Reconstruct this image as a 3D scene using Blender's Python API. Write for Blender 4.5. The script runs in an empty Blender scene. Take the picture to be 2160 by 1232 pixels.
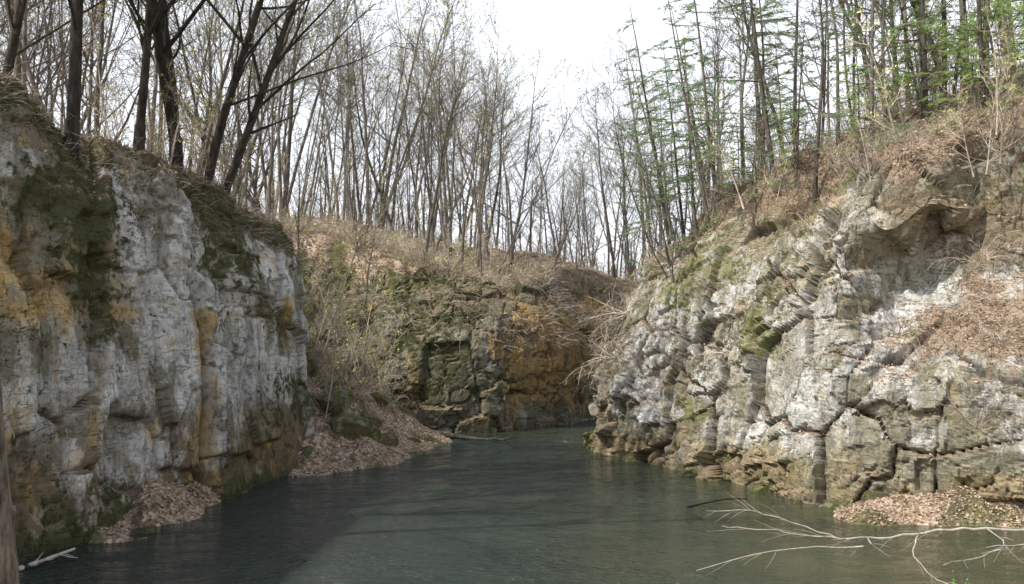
import bpy, bmesh, math, random
import numpy as np
from mathutils import Vector, Matrix, Euler
random.seed(7); np.random.seed(7)
scene=bpy.context.scene
COL=scene.collection

# ------------------------------------------------------------------ noise
def hsh(ix,iy,iz,seed=0):
    a=(ix.astype(np.int64)*374761393+iy.astype(np.int64)*668265263+iz.astype(np.int64)*2147483647+seed*1274126177)&0xffffffff
    a=((a^(a>>13))*1274126177)&0xffffffff
    a=((a^(a>>16))*2246822519)&0xffffffff
    a=a^(a>>15)
    return (a&0xffffff)/float(0xffffff)
def vnoise(P,seed=0):
    F=np.floor(P); f=P-F; f=f*f*f*(f*(f*6-15)+10)
    ix,iy,iz=F[:,0],F[:,1],F[:,2]
    def h(a,b,c): return hsh(ix+a,iy+b,iz+c,seed)
    x,y,z=f[:,0],f[:,1],f[:,2]
    c00=h(0,0,0)*(1-x)+h(1,0,0)*x; c10=h(0,1,0)*(1-x)+h(1,1,0)*x
    c01=h(0,0,1)*(1-x)+h(1,0,1)*x; c11=h(0,1,1)*(1-x)+h(1,1,1)*x
    return (c00*(1-y)+c10*y)*(1-z)+(c01*(1-y)+c11*y)*z
def fbm(P,oct=4,seed=0):
    s=0;a=1;t=0
    for i in range(oct):
        s=s+a*vnoise(P*(2.03**i)+i*17.3,seed+i); t+=a; a*=0.5
    return s/t*2-1
def facet(P,seed=0,tilt=0.9,lm=0.75):
    F=np.floor(P)
    n=len(P); d1=np.full(n,9.0); d2=np.full(n,9.0); cid=np.zeros(n); vec=np.zeros((n,3)); g=np.zeros((n,3))
    for dx in(-1,0,1):
        for dy in(-1,0,1):
            for dz in(-1,0,1):
                ix,iy,iz=F[:,0]+dx,F[:,1]+dy,F[:,2]+dz
                h1=hsh(ix,iy,iz,seed);h2=hsh(ix,iy,iz,seed+11);h3=hsh(ix,iy,iz,seed+23)
                c=np.stack([ix+.1+.8*h1,iy+.1+.8*h2,iz+.1+.8*h3],1); v=P-c
                d=np.abs(v).max(1)*lm+np.sqrt((v**2).sum(1))*(1-lm)
                m=d<d1
                d2=np.where(m,d1,np.minimum(d2,d)); d1=np.where(m,d,d1)
                h4=hsh(ix,iy,iz,seed+31)
                cid=np.where(m,h4,cid); vec[m]=v[m]
                g[m]=np.stack([h2,h3,h1],1)[m]*2-1
    return (cid*2-1)*0.6+(vec*g).sum(1)*tilt, d2-d1, cid
def sst(a,b,x):
    t=np.clip((x-a)/(b-a),0,1); return t*t*(3-2*t)
def bump(x,c,w): return np.exp(-((x-c)/w)**2)

# ------------------------------------------------------------------ layout
Lp=[(-16.5,-8),(-15.2,5),(-13.8,15),(-12.9,23),(-11.9,27.4),(-10.4,33),(-9.1,38.7),(-9.7,41.8),(-13,44.5),(-19,47)]
Fp=[(-16,57),(-12,56),(-8,54.3),(-4,53),(0,54),(3.6,57),(5.2,60.5),(9,63),(16,64.5),(28,66)]
Rp=[(26,22),(20,25.5),(16.5,28),(14.8,29.0),(13.4,29.8),(12.2,30.4),(10.8,31.5),(8.6,35.6),(6.7,39.5),(4.7,44),(4.4,47.5),(6,50.5),(10,52.8),(18,55),(30,57)]
def polydist(x,y,poly):
    d=np.full(x.shape,1e9)
    for (ax,ay),(bx,by) in zip(poly[:-1],poly[1:]):
        ex,ey=bx-ax,by-ay
        t=np.clip(((x-ax)*ex+(y-ay)*ey)/(ex*ex+ey*ey),0,1)
        d=np.minimum(d,np.hypot(x-ax-t*ex,y-ay-t*ey))
    return d
def inside(x,y,poly):
    c=np.zeros(x.shape,bool); n=len(poly)
    for i in range(n):
        ax,ay=poly[i]; bx,by=poly[(i+1)%n]
        m=((ay>y)!=(by>y))
        with np.errstate(divide='ignore',invalid='ignore'):
            xi=(bx-ax)*(y-ay)/((by-ay) if by!=ay else 1e-9)+ax
        c^= m&(x<xi)
    return c
lineL=[(-30,-300)]+Lp+[(-23,52)]+Fp+[(600,90)]
polyL=lineL+[(600,900),(-900,900),(-900,-300)]
lineR=[(60,-300),(40,0)]+Rp+[(600,75)]
polyR=lineR+[(600,-300)]
def plateauL(x,y):
    far=8.6+np.minimum(0.22*np.maximum(y-55,0),3.2)+np.clip(-x*0.20,0,3.2)-np.clip((x-2)*0.28,0,1.6)
    left=13.5-1.5*sst(22,29,y)-0.9*sst(29,40,y)
    w=sst(42,52,y)
    P=np.stack([x/5.5,y/5.5,0*x],-1).reshape(-1,3)
    n=fbm(P,5,5).reshape(x.shape)
    return left*(1-w)+far*w+n*(0.6+0.3*w)
def plateauR(x,y):
    P=np.stack([x/5,y/5,0*x+3],-1).reshape(-1,3)
    n=fbm(P,5,9).reshape(x.shape)
    s=np.maximum(x-8,0)
    h=10.7+0.45*np.minimum(s,30)+0.1*np.maximum(s-30,0).clip(0,60)+1.1*bump(x,14,5)-sst(46,54,y)*1.0
    dR=polydist(x,y,lineR)
    return np.minimum(h,11.2+0.72*np.maximum(dR-3.0,0))+n*0.9
def ground_z(x,y):
    x=np.asarray(x,float);y=np.asarray(y,float)
    sh=x.shape
    dL=polydist(x,y,lineL)*np.where(inside(x,y,polyL),1,-1)
    dR=polydist(x,y,lineR)*np.where(inside(x,y,polyR),1,-1)
    n0=fbm(np.stack([x/4,y/4,0*x],-1).reshape(-1,3),3,28).reshape(sh)
    n1=fbm(np.stack([x/1.6,y/1.6,0*x],-1).reshape(-1,3),3,21).reshape(sh)
    n2=fbm(np.stack([x/0.5,y/0.5,0*x],-1).reshape(-1,3),2,25).reshape(sh)
    hL=plateauL(x,y)-np.maximum(0,3.2-dL)*8
    hR=plateauR(x,y)-np.maximum(0,7.5-dR)*2.6
    h=np.maximum(np.maximum(hL,hR),-2.5)
    dy=y-48.5; dy=np.where(dy>0,dy*1.9,dy*0.98)
    r=np.hypot((x+15.5)*1.0,dy)+n1*1.1+n0*1.8
    q=np.clip(1-r/13.0,0,1)
    tal=np.where(q>0,12.4*q**1.4,13*(1-r/13.0))
    tal=np.maximum(tal,-2.5)
    st=tal/1.5+n0*0.8; tal=tal+0.6*np.where(tal>1.0,1,0)*(sst(0.55,0.95,st-np.floor(st))-(st-np.floor(st)))+n1*0.45
    h=np.maximum(h,tal)
    p1=1.0-np.hypot((x+11.6)/2.2,(y-29.6)/4.6)*1.4+n1*0.5
    p2=1.05-np.hypot((x-15.8)/6.0,(y-29.2)/2.0)*1.3+n1*0.45
    h=np.maximum(h,np.maximum(p1,p2))
    nb=4.3-np.maximum(y-3,0)*0.5
    bR=np.clip((x-0.62*y-1.2)*1.0,-2,5)*(1-sst(19,24,y))-2*sst(19,24,y)
    h=np.maximum(h,np.maximum(np.maximum(nb,-2.5),np.where(y<24,bR,-9)))
    return h+n1*0.16+n2*0.10

# ------------------------------------------------------------------ materials
def mat(name):
    m=bpy.data.materials.new(name); m.use_nodes=True
    nt=m.node_tree; b=nt.nodes['Principled BSDF']; b.inputs['Roughness'].default_value=0.9
    b.inputs['Specular IOR Level'].default_value=0.2
    return m,nt,b
def N(nt,t,**k):
    n=nt.nodes.new(t)
    for a,v in k.items(): setattr(n,a,v)
    return n
def noise(nt,coord,scale,detail=5,rough=0.6,vscale=None,dist=0):
    n=N(nt,'ShaderNodeTexNoise'); n.inputs['Scale'].default_value=scale; n.inputs['Detail'].default_value=detail
    n.inputs['Roughness'].default_value=rough; n.inputs['Distortion'].default_value=dist
    if vscale:
        mp=N(nt,'ShaderNodeMapping'); mp.inputs['Scale'].default_value=vscale
        nt.links.new(coord,mp.inputs['Vector']); nt.links.new(mp.outputs[0],n.inputs['Vector'])
    else: nt.links.new(coord,n.inputs['Vector'])
    return n.outputs['Fac']
def math_(nt,op,a,b=None,c=None,clamp=False):
    n=N(nt,'ShaderNodeMath',operation=op); n.use_clamp=clamp
    for i,v in enumerate((a,b,c)):
        if v is None: continue
        if isinstance(v,(int,float)): n.inputs[i].default_value=v
        else: nt.links.new(v,n.inputs[i])
    return n.outputs[0]
def thr(nt,mask,nz,amp=1.6,sharp=3.0,off=0.0):
    a=math_(nt,'MULTIPLY_ADD',nz,amp,-0.5*amp-0.5+off)
    s=math_(nt,'ADD',a,mask)
    return math_(nt,'MULTIPLY_ADD',s,sharp,0.5,clamp=True)
def mix(nt,f,a,b,bt=None):
    n=N(nt,'ShaderNodeMix',data_type='RGBA')
    if bt: n.blend_type=bt
    if isinstance(f,(int,float)): n.inputs[0].default_value=f
    else: nt.links.new(f,n.inputs[0])
    for i,v in ((6,a),(7,b)):
        if isinstance(v,tuple): n.inputs[i].default_value=(*v,1)
        else: nt.links.new(v,n.inputs[i])
    return n.outputs[2]
def ramp(nt,f,stops):
    r=N(nt,'ShaderNodeValToRGB'); e=r.color_ramp.elements
    while len(e)<len(stops): e.new(0.5)
    for el,(p,c) in zip(e,stops): el.position=p; el.color=(*c,1)
    nt.links.new(f,r.inputs[0]); return r.outputs[0]
def bumpn(nt,b,h,strength,dist):
    n=N(nt,'ShaderNodeBump'); n.inputs['Strength'].default_value=strength; n.inputs['Distance'].default_value=dist
    nt.links.new(h,n.inputs['Height']); nt.links.new(n.outputs[0],b.inputs['Normal'])
W3=(1,1,1);K3=(0,0,0)
def cliff_mat(name,white,grey,brown,ochre,moss,litter,litter_lo=0.55,amp=2.6,dark=0.65,gr=0.65,bd=0.11):
    m,nt,b=mat(name)
    tc=N(nt,'ShaderNodeTexCoord').outputs['Object']
    at=N(nt,'ShaderNodeVertexColor',layer_name='mask')
    ax=N(nt,'ShaderNodeVertexColor',layer_name='aux')
    sp=N(nt,'ShaderNodeSeparateColor'); nt.links.new(at.outputs['Color'],sp.inputs[0])
    sa=N(nt,'ShaderNodeSeparateColor'); nt.links.new(ax.outputs['Color'],sa.inputs[0])
    fine=noise(nt,tc,2.4,9,0.7,dist=0.3)
    med=noise(nt,tc,0.9,8,0.68,vscale=(1,1,0.6))
    streak=noise(nt,tc,1.5,9,0.68,vscale=(1,1,0.50),dist=0.4)
    strata=noise(nt,tc,1.0,7,0.68,vscale=(0.5,0.5,3.4),dist=0.3)
    drip=noise(nt,tc,1.5,8,0.66,vscale=(1.1,1.1,0.20),dist=0.5)
    grain=noise(nt,tc,13,7,0.75)
    base=mix(nt,thr(nt,at.outputs['Alpha'],med,1.6,2.5),grey,brown)
    base=mix(nt,math_(nt,'MULTIPLY',ramp(nt,strata,[(0.42,K3),(0.62,W3)]),0.5),base,tuple(c*0.5 for c in brown))
    wh=mix(nt,grain,tuple(c_*0.72 for c_ in white),tuple(min(1,c_*1.15) for c_ in white))
    c=mix(nt,thr(nt,sp.outputs[0],streak,amp,2.4),base,wh)
    oc=mix(nt,fine,tuple(c*0.5 for c in ochre),tuple(min(1,c*1.3) for c in ochre))
    c=mix(nt,math_(nt,'MULTIPLY',thr(nt,sp.outputs[1],streak,2.6,2.0),0.85),c,oc)
    c=mix(nt,1.0,c,ramp(nt,sa.outputs[2],[(0,(0.60,0.59,0.54)),(0.8,(1.0,1.0,1.0))]),'MULTIPLY')
    c=mix(nt,1.0,c,ramp(nt,grain,[(0.3,(gr,gr,gr)),(0.6,(1.0,1.0,1.0))]),'MULTIPLY')
    c=mix(nt,math_(nt,'MULTIPLY',ramp(nt,drip,[(0.35,W3),(0.45,K3)]),dark*0.7),c,tuple(x*0.35 for x in brown))
    st=ramp(nt,fine,[(0.36,W3),(0.48,K3)])
    c=mix(nt,math_(nt,'MULTIPLY',st,dark),c,tuple(x*0.45 for x in brown))
    l1=ramp(nt,math_(nt,'ABSOLUTE',math_(nt,'SUBTRACT',streak,0.5)),[(0.0,W3),(0.014,K3)])
    l2=ramp(nt,math_(nt,'ABSOLUTE',math_(nt,'SUBTRACT',strata,0.47)),[(0.0,W3),(0.016,K3)])
    ck=math_(nt,'MULTIPLY',math_(nt,'MAXIMUM',l1,l2),math_(nt,'MULTIPLY_ADD',fine,5.0,-2.1,clamp=True))
    ck=math_(nt,'MAXIMUM',math_(nt,'MULTIPLY',ck,0.8),sa.outputs[1])
    c=mix(nt,math_(nt,'MULTIPLY',ck,0.9),c,tuple(x*0.16 for x in brown))
    mo=mix(nt,grain,tuple(x*0.35 for x in moss),tuple(x*1.6 for x in moss))
    c=mix(nt,thr(nt,sp.outputs[2],fine,2.4,4.0),c,mo)
    ge=N(nt,'ShaderNodeNewGeometry'); sx=N(nt,'ShaderNodeSeparateXYZ'); nt.links.new(ge.outputs['Normal'],sx.inputs[0])
    lc=ramp(nt,grain,[(0.38,K3),(0.62,W3)])
    lit=mix(nt,lc,tuple(x*0.35 for x in litter),litter)
    f=math_(nt,'MULTIPLY_ADD',math_(nt,'ADD',sx.outputs[2],math_(nt,'MULTIPLY',fine,0.35)),5.0,-(litter_lo+0.17)*5.0,clamp=True)
    f=math_(nt,'MAXIMUM',f,thr(nt,sa.outputs[0],fine,2.2,4.0))
    c=mix(nt,f,c,lit)
    nt.links.new(c,b.inputs['Base Color'])
    h=math_(nt,'ADD',math_(nt,'MULTIPLY',grain,0.40),math_(nt,'ADD',math_(nt,'MULTIPLY',fine,0.8),math_(nt,'MULTIPLY',strata,0.7)))
    h=math_(nt,'SUBTRACT',h,math_(nt,'MULTIPLY',ck,0.7))
    bumpn(nt,b,h,1.0,bd)
    return m
M_left=cliff_mat('left_rock',(0.86,0.87,0.85),(0.41,0.405,0.34),(0.31,0.25,0.155),(0.76,0.52,0.19),(0.09,0.095,0.045),(0.30,0.23,0.15),0.55,3.0,0.65,0.78,0.06)
M_right=cliff_mat('right_rock',(0.96,0.93,0.84),(0.50,0.485,0.37),(0.38,0.305,0.205),(0.64,0.52,0.30),(0.22,0.225,0.10),(0.50,0.37,0.26),0.66,3.2,0.75,0.74)
M_far=cliff_mat('far_rock',(0.50,0.49,0.41),(0.27,0.26,0.19),(0.25,0.20,0.12),(0.74,0.48,0.20),(0.095,0.105,0.045),(0.36,0.275,0.18),0.58,2.4,0.65,0.75)
M_boulder=cliff_mat('boulder_rock',(0.52,0.50,0.43),(0.26,0.25,0.19),(0.20,0.16,0.10),(0.4,0.3,0.15),(0.17,0.19,0.06),(0.36,0.28,0.19),1.3,2.6,0.65,0.75)

def ground_mat():
    m,nt,b=mat('leaf_ground')
    tc=N(nt,'ShaderNodeTexCoord').outputs['Object']
    v=N(nt,'ShaderNodeTexVoronoi'); v.inputs['Scale'].default_value=9; nt.links.new(tc,v.inputs['Vector'])
    sp=N(nt,'ShaderNodeSeparateColor'); nt.links.new(v.outputs['Color'],sp.inputs[0])
    leaf=ramp(nt,sp.outputs[0],[(0.0,(0.12,0.08,0.052)),(0.35,(0.32,0.23,0.155)),(0.7,(0.50,0.38,0.27)),(1,(0.70,0.56,0.43))])
    n=noise(nt,tc,0.45,6,0.65); g=noise(nt,tc,1.3,6,0.7)
    c=mix(nt,ramp(nt,n,[(0.52,K3),(0.60,W3)]),leaf,mix(nt,g,(0.07,0.070,0.03),(0.26,0.24,0.11)))
    c=mix(nt,ramp(nt,g,[(0.36,(0.9,0.9,0.9)),(0.52,K3)]),c,(0.08,0.06,0.042))
    nt.links.new(c,b.inputs['Base Color'])
    bumpn(nt,b,math_(nt,'ADD',v.outputs['Distance'],g),0.8,0.08)
    return m
M_ground=ground_mat()
def bark_mat(name,c1,c2,sc=6,bd=0.03):
    m,nt,b=mat(name)
    tc=N(nt,'ShaderNodeTexCoord').outputs['Object']
    oi=N(nt,'ShaderNodeObjectInfo')
    n=noise(nt,tc,sc,6,0.7,vscale=(1,1,0.25))
    c=mix(nt,ramp(nt,n,[(0.35,K3),(0.65,W3)]),c1,c2)
    hs=N(nt,'ShaderNodeHueSaturation'); nt.links.new(c,hs.inputs['Color'])
    nt.links.new(math_(nt,'MULTIPLY_ADD',oi.outputs['Random'],1.1,0.5),hs.inputs['Value'])
    nt.links.new(hs.outputs[0],b.inputs['Base Color'])
    bumpn(nt,b,n,0.9,bd)
    return m
M_bark=bark_mat('bark_grey',(0.065,0.057,0.048),(0.27,0.24,0.20))
M_barkd=bark_mat('bark_dark',(0.014,0.012,0.010),(0.065,0.055,0.042))
M_woods=bark_mat('bark_distant',(0.08,0.07,0.06),(0.20,0.18,0.155))
M_pale=bark_mat('pale_wood',(0.24,0.22,0.19),(0.50,0.46,0.40))
M_twig=bark_mat('twig_tan',(0.24,0.195,0.15),(0.64,0.55,0.45))
M_bud=bark_mat('bud_green',(0.36,0.37,0.12),(0.60,0.58,0.24),20)
def leaf_mat(name,c1,c2,sc=3,tr=True,tf=0.4):
    m,nt,b=mat(name)
    g=N(nt,'ShaderNodeTexCoord').outputs['Object']
    n=noise(nt,g,sc,4,0.7)
    c=mix(nt,ramp(nt,n,[(0.35,K3),(0.65,W3)]),c1,c2)
    nt.links.new(c,b.inputs['Base Color'])
    if tr:
        t=N(nt,'ShaderNodeBsdfTranslucent'); nt.links.new(c,t.inputs[0])
        mx=N(nt,'ShaderNodeMixShader'); mx.inputs[0].default_value=tf
        o=nt.nodes['Material Output']
        nt.links.new(b.outputs[0],mx.inputs[1]); nt.links.new(t.outputs[0],mx.inputs[2]); nt.links.new(mx.outputs[0],o.inputs[0])
    return m
M_needle=leaf_mat('pine_needles',(0.22,0.33,0.18),(0.42,0.54,0.30),tf=0.5)
M_needle2=leaf_mat('young_needles',(0.30,0.46,0.15),(0.55,0.70,0.28),tf=0.5)
M_leaf=leaf_mat('green_leaf',(0.21,0.23,0.09),(0.38,0.39,0.17))
M_fresh=leaf_mat('fresh_leaf',(0.16,0.34,0.05),(0.35,0.60,0.12))
M_litter=leaf_mat('dry_leaf',(0.24,0.165,0.11),(0.74,0.59,0.45),sc=11,tr=False)
M_mossy=leaf_mat('dark_moss',(0.06,0.06,0.03),(0.22,0.20,0.10),sc=4,tr=False)

# ------------------------------------------------------------------ mesh helpers
def mk(name,verts,faces,mats,smooth=True,parent=None,matidx=None):
    me=bpy.data.meshes.new(name); me.from_pydata(verts,[],faces); 
    for m in mats: me.materials.append(m)
    if smooth: me.polygons.foreach_set('use_smooth',[True]*len(me.polygons))
    if matidx is not None: me.polygons.foreach_set('material_index',matidx)
    me.update()
    o=bpy.data.objects.new(name,me); COL.objects.link(o)
    if parent: o.parent=parent
    return o
class MB:
    def __init__(s): s.v=[];s.f=[];s.mi=[]
    def tube(s,pts,rad,sides=4,mi=0):
        b=len(s.v); n=len(pts)
        for i,(p,r) in enumerate(zip(pts,rad)):
            d=(pts[min(i+1,n-1)]-pts[max(i-1,0)])
            if d.length<1e-6: d=Vector((0,0,1))
            d.normalize()
            ref=Vector((1,0,0)) if abs(d.x)<0.8 else Vector((0,1,0))
            a=d.cross(ref).normalized(); c=d.cross(a)
            for k in range(sides):
                t=2*math.pi*k/sides
                s.v.append(p+(a*math.cos(t)+c*math.sin(t))*r)
        for i in range(n-1):
            for k in range(sides):
                k2=(k+1)%sides
                s.f.append((b+i*sides+k,b+i*sides+k2,b+(i+1)*sides+k2,b+(i+1)*sides+k)); s.mi.append(mi)
    def quad(s,p,a,c,mi=0):
        b=len(s.v); s.v+= [p-a-c,p+a-c,p+a+c,p-a+c]; s.f.append((b,b+1,b+2,b+3)); s.mi.append(mi)
    def tri(s,p,q,r,mi=0):
        b=len(s.v); s.v+=[p,q,r]; s.f.append((b,b+1,b+2)); s.mi.append(mi)
def rv(R,a=1.0): return Vector((R.uniform(-a,a),R.uniform(-a,a),R.uniform(-a,a)))
def path(R,p,d,L,n,wob,trop):
    pts=[p.copy()]; d=d.normalized()
    for i in range(n):
        d=(d+rv(R,wob)+Vector((0,0,trop))).normalized()
        p=p+d*(L/n); pts.append(p.copy())
    return pts
def perp(R,d,ang,az=None):
    ref=Vector((0,0,1)) if abs(d.z)<0.9 else Vector((1,0,0))
    a=d.cross(ref).normalized(); c=d.cross(a)
    t=R.uniform(0,2*math.pi) if az is None else az
    return (d*math.cos(ang)+(a*math.cos(t)+c*math.sin(t))*math.sin(ang)).normalized()
def at(pts,t):
    f=t*(len(pts)-1); i=min(int(f),len(pts)-2); return pts[i].lerp(pts[i+1],f-i),(pts[i+1]-pts[i]).normalized()

# ------------------------------------------------------------------ cliff sheets
def catmull(P,t):
    P=np.asarray(P,float); n=len(P); i=np.clip(np.floor(t).astype(int),0,n-2); f=(t-i)[:,None]
    g=lambda k:P[np.clip(k,0,n-1)]
    p0,p1,p2,p3=g(i-1),g(i),g(i+1),g(i+2)
    return 0.5*((2*p1)+(-p0+p2)*f+(2*p0-5*p1+4*p2-p3)*f**2+(-p0+3*p1-3*p2+p3)*f**3)
def gsmooth(A,sig):
    k=int(3*sig)+1; w=np.exp(-0.5*(np.arange(-k,k+1)/sig)**2); w/=w.sum()
    Ap=np.pad(A,((k,k),(0,0)),mode='edge')
    return np.stack([np.convolve(Ap[:,j],w,mode='valid') for j in range(A.shape[1])],1)
def sheet(name,poly,profs,step,landfn,landside,dispfn,maskfn,material,label,lit0=2.6,smooth=True,ledge=False):
    t=np.linspace(0,len(poly)-1,6000); P=catmull(poly,t)
    s=np.r_[0,np.cumsum(np.hypot(*np.diff(P,axis=0).T))]
    nu=int(s[-1]/step); su=np.linspace(0,s[-1],nu); tu=np.interp(su,s,t)
    P=catmull(poly,tu)
    T=np.gradient(P,axis=0); T/=np.linalg.norm(T,axis=1)[:,None]
    Nn=np.stack([-T[:,1],T[:,0]],1)*landside
    nn=gsmooth(Nn,1.2/step); nn/=np.linalg.norm(nn,axis=1)[:,None]
    nw=gsmooth(Nn,5.5/step); nw/=np.maximum(np.linalg.norm(nw,axis=1)[:,None],1e-3)
    pr=np.array(profs,float)
    K=pr.shape[1]
    i=np.clip(np.floor(tu).astype(int),0,len(poly)-2); f=(tu-i); f=(f*f*(3-2*f))[:,None,None]
    pu=pr[i]*(1-f)+pr[i+1]*f
    for k in range(3,K-1):
        nz=fbm(np.stack([su/3.0,0*su+k*5.1,0*su],1),3,40+k)
        pu[:,k,0]+=nz*0.4; pu[:,k,1]+=fbm(np.stack([su/2.2,0*su+k*3.3,0*su+9],1),3,60+k)*0.35
    rows=[0]
    mean=pu.mean(0)
    for k in range(K-1):
        L=np.hypot(*(mean[k+1]-mean[k])); m=max(2,int(L/step))
        rows+=list(k+(np.arange(1,m+1)/m))
    rows=np.array(rows); nr=len(rows)
    ki=np.clip(np.floor(rows).astype(int),0,K-2); kf=(rows-ki)[None,:,None]
    Q=pu[:,ki]*(1-kf)+pu[:,ki+1]*kf
    bk=Q[...,0]; z=Q[...,1]
    b1=np.minimum(bk,1.5); b2=np.maximum(bk-1.5,0)
    X=P[:,None,0]+nn[:,None,0]*b1+nw[:,None,0]*b2
    Y=P[:,None,1]+nn[:,None,1]*b1+nw[:,None,1]*b2
    lz=landfn(X,Y)
    w=sst(K-3.0,K-1.9,rows)[None,:]
    z=z*(1-w)+(lz+0.25-0.9*sst(K-1.9,K-1.0,rows)[None,:])*w
    G=np.stack([X,Y,z],-1)
    gu=np.gradient(G,axis=0); gw=np.gradient(G,axis=1)
    nrm=np.cross(gu,gw); nrm/=np.maximum(np.linalg.norm(nrm,axis=2)[...,None],1e-6)
    mid=nr//3
    sgn=np.sign(-(nrm[:,mid,0]*nw[:,0]+nrm[:,mid,1]*nw[:,1]).mean())
    nrm*=sgn
    for _ in range(14):
        nrm[1:-1]=(nrm[:-2]+nrm[1:-1]*2+nrm[2:])/4; nrm[:,1:-1]=(nrm[:,:-2]+nrm[:,1:-1]*2+nrm[:,2:])/4
    nrm/=np.maximum(np.linalg.norm(nrm,axis=2)[...,None],1e-6)
    D,aux,crk=dispfn(G.reshape(-1,3)); D=D.reshape(nu,nr)
    ln=lit0+0.7*fbm(np.stack([su/2.5,0*su,0*su+4],1),4,99)[:,None]
    rr=rows[None,:]
    LE=0*D; BR=0*D
    if ledge:
        nz2=fbm(G.reshape(-1,3)/1.1,5,123).reshape(nu,nr)*1.3
        LE=sst(11.8,13.8,P[:,0])[:,None]*(P[:,1]<40)[:,None]*sst(3.1,3.7,rr+nz2)*(1-sst(4.3,4.9,rr+nz2))
        BR=sst(11.0,12.2,P[:,0])[:,None]*(P[:,1]<40)[:,None]*bump(rr,6.9,0.75)
    D=D*(1-0.7*sst(0,1.2,rr-(K-ln-0.6)))*(1-0.45*LE)*(1-0.65*BR)
    G2=G+nrm*D[...,None]
    idx=np.arange(nu*nr).reshape(nu,nr)
    a,b,c,d=idx[:-1,:-1].ravel(),idx[1:,:-1].ravel(),idx[1:,1:].ravel(),idx[:-1,1:].ravel()
    F=np.stack([a,b,c,d],1) if sgn>0 else np.stack([a,d,c,b],1)
    o=mk(name,G2.reshape(-1,3).tolist(),F.tolist(),[material],smooth=smooth)
    ca=o.data.color_attributes.new('mask','FLOAT_COLOR','POINT')
    ca.data.foreach_set('color',maskfn(G2.reshape(-1,3),aux,np.repeat(su,nr)).astype(np.float32).ravel())
    litv=np.maximum(np.broadcast_to(sst(0,0.9,rr-(K-ln-0.5)),(nu,nr)),LE*0.74).ravel()
    A=np.stack([litv,np.clip(crk,0,1)*(1-litv),aux[3]*0.6+aux[2]*0.4,0*litv+1],1)
    cb=o.data.color_attributes.new('aux','FLOAT_COLOR','POINT'); cb.data.foreach_set('color',A.astype(np.float32).ravel())
    o['kind']='structure'; o['label']=label; o['category']='cliff'
    gn=np.zeros(len(o.data.vertices)*3,np.float32); o.data.vertices.foreach_get('normal',gn)
    return o,G2.reshape(-1,3),gn.reshape(-1,3),litv
def frame(P,ang,dip):
    c,s=math.cos(ang),math.sin(ang)
    a=P[:,0]*c+P[:,1]*s; n=-P[:,0]*s+P[:,1]*c
    return np.stack([a-dip*0.6*P[:,2],n,P[:,2]+dip*a],1)
def disp_strat(P):
    W=P+0.12*np.stack([fbm(P/1.5,3,1),fbm(P/1.5,3,2),0.8*fbm(P/1.5,3,3)],1)
    A=frame(W,math.radians(76),0.06)
    f1,e1,c1=facet(A*np.array([1/2.6,1/3.0,1/4.2]),3,0.7)
    f2,e2,c2=facet(A*np.array([1/1.3,1/1.3,1/1.4]),5,0.7)
    f3,e3,c3=facet(A*np.array([1/0.5,1/0.5,1/0.42]),8,0.6)
    up=sst(5.2,7.5,P[:,2])
    am=0.30+0.65*sst(-0.2,0.3,fbm(P/2.2,2,19)+0.5*(up-0.5))
    D=0.20*fbm(P/np.array([4.5,4.5,6]),3,7)+0.45*f1
    s=A[:,2]*0.8+0.5*fbm(P/3,3,13); lay=hsh(np.floor(s),np.floor(A[:,0]/3.1+0.3*np.floor(s)),0*s,4)
    fr=s-np.floor(s)
    D+=(0.07+0.17*up)*f2*am+(0.015+0.06*up)*f3*am
    D+=(0.01+0.16*up)*(lay-0.5)+(0.01+0.08*up)*(0.5-fr)
    rg=fbm(np.stack([P[:,0],P[:,1]*0.9+P[:,2]*0.35,P[:,2]*0.45],1)/1.7,3,29)
    D+=(0.12-0.06*up)*(0.5-np.abs(rg)*2)
    k1=np.exp(-e1/0.014); k2=np.exp(-e2/0.03)*(0.1+0.7*up)*am
    D-=0.28*k1+0.07*k2
    jy=P[:,1]-31.7+0.25*fbm(np.stack([0*P[:,0],0*P[:,0],P[:,2]/1.2],1),3,55)
    lo=1-sst(7.6,8.6,P[:,2])
    D+=lo*(0.55*sst(-0.05,0.12,jy)-0.55*sst(0.5,5.0,jy)-0.6*np.exp(-np.abs(jy)/0.11))
    kj=np.exp(-np.abs(jy)/0.08)*lo
    return D+0.02*fbm(P/0.3,3,17),(e1,e2,c1,c2),np.maximum(np.maximum(k1*0.9,0.6*k2),kj)
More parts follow.
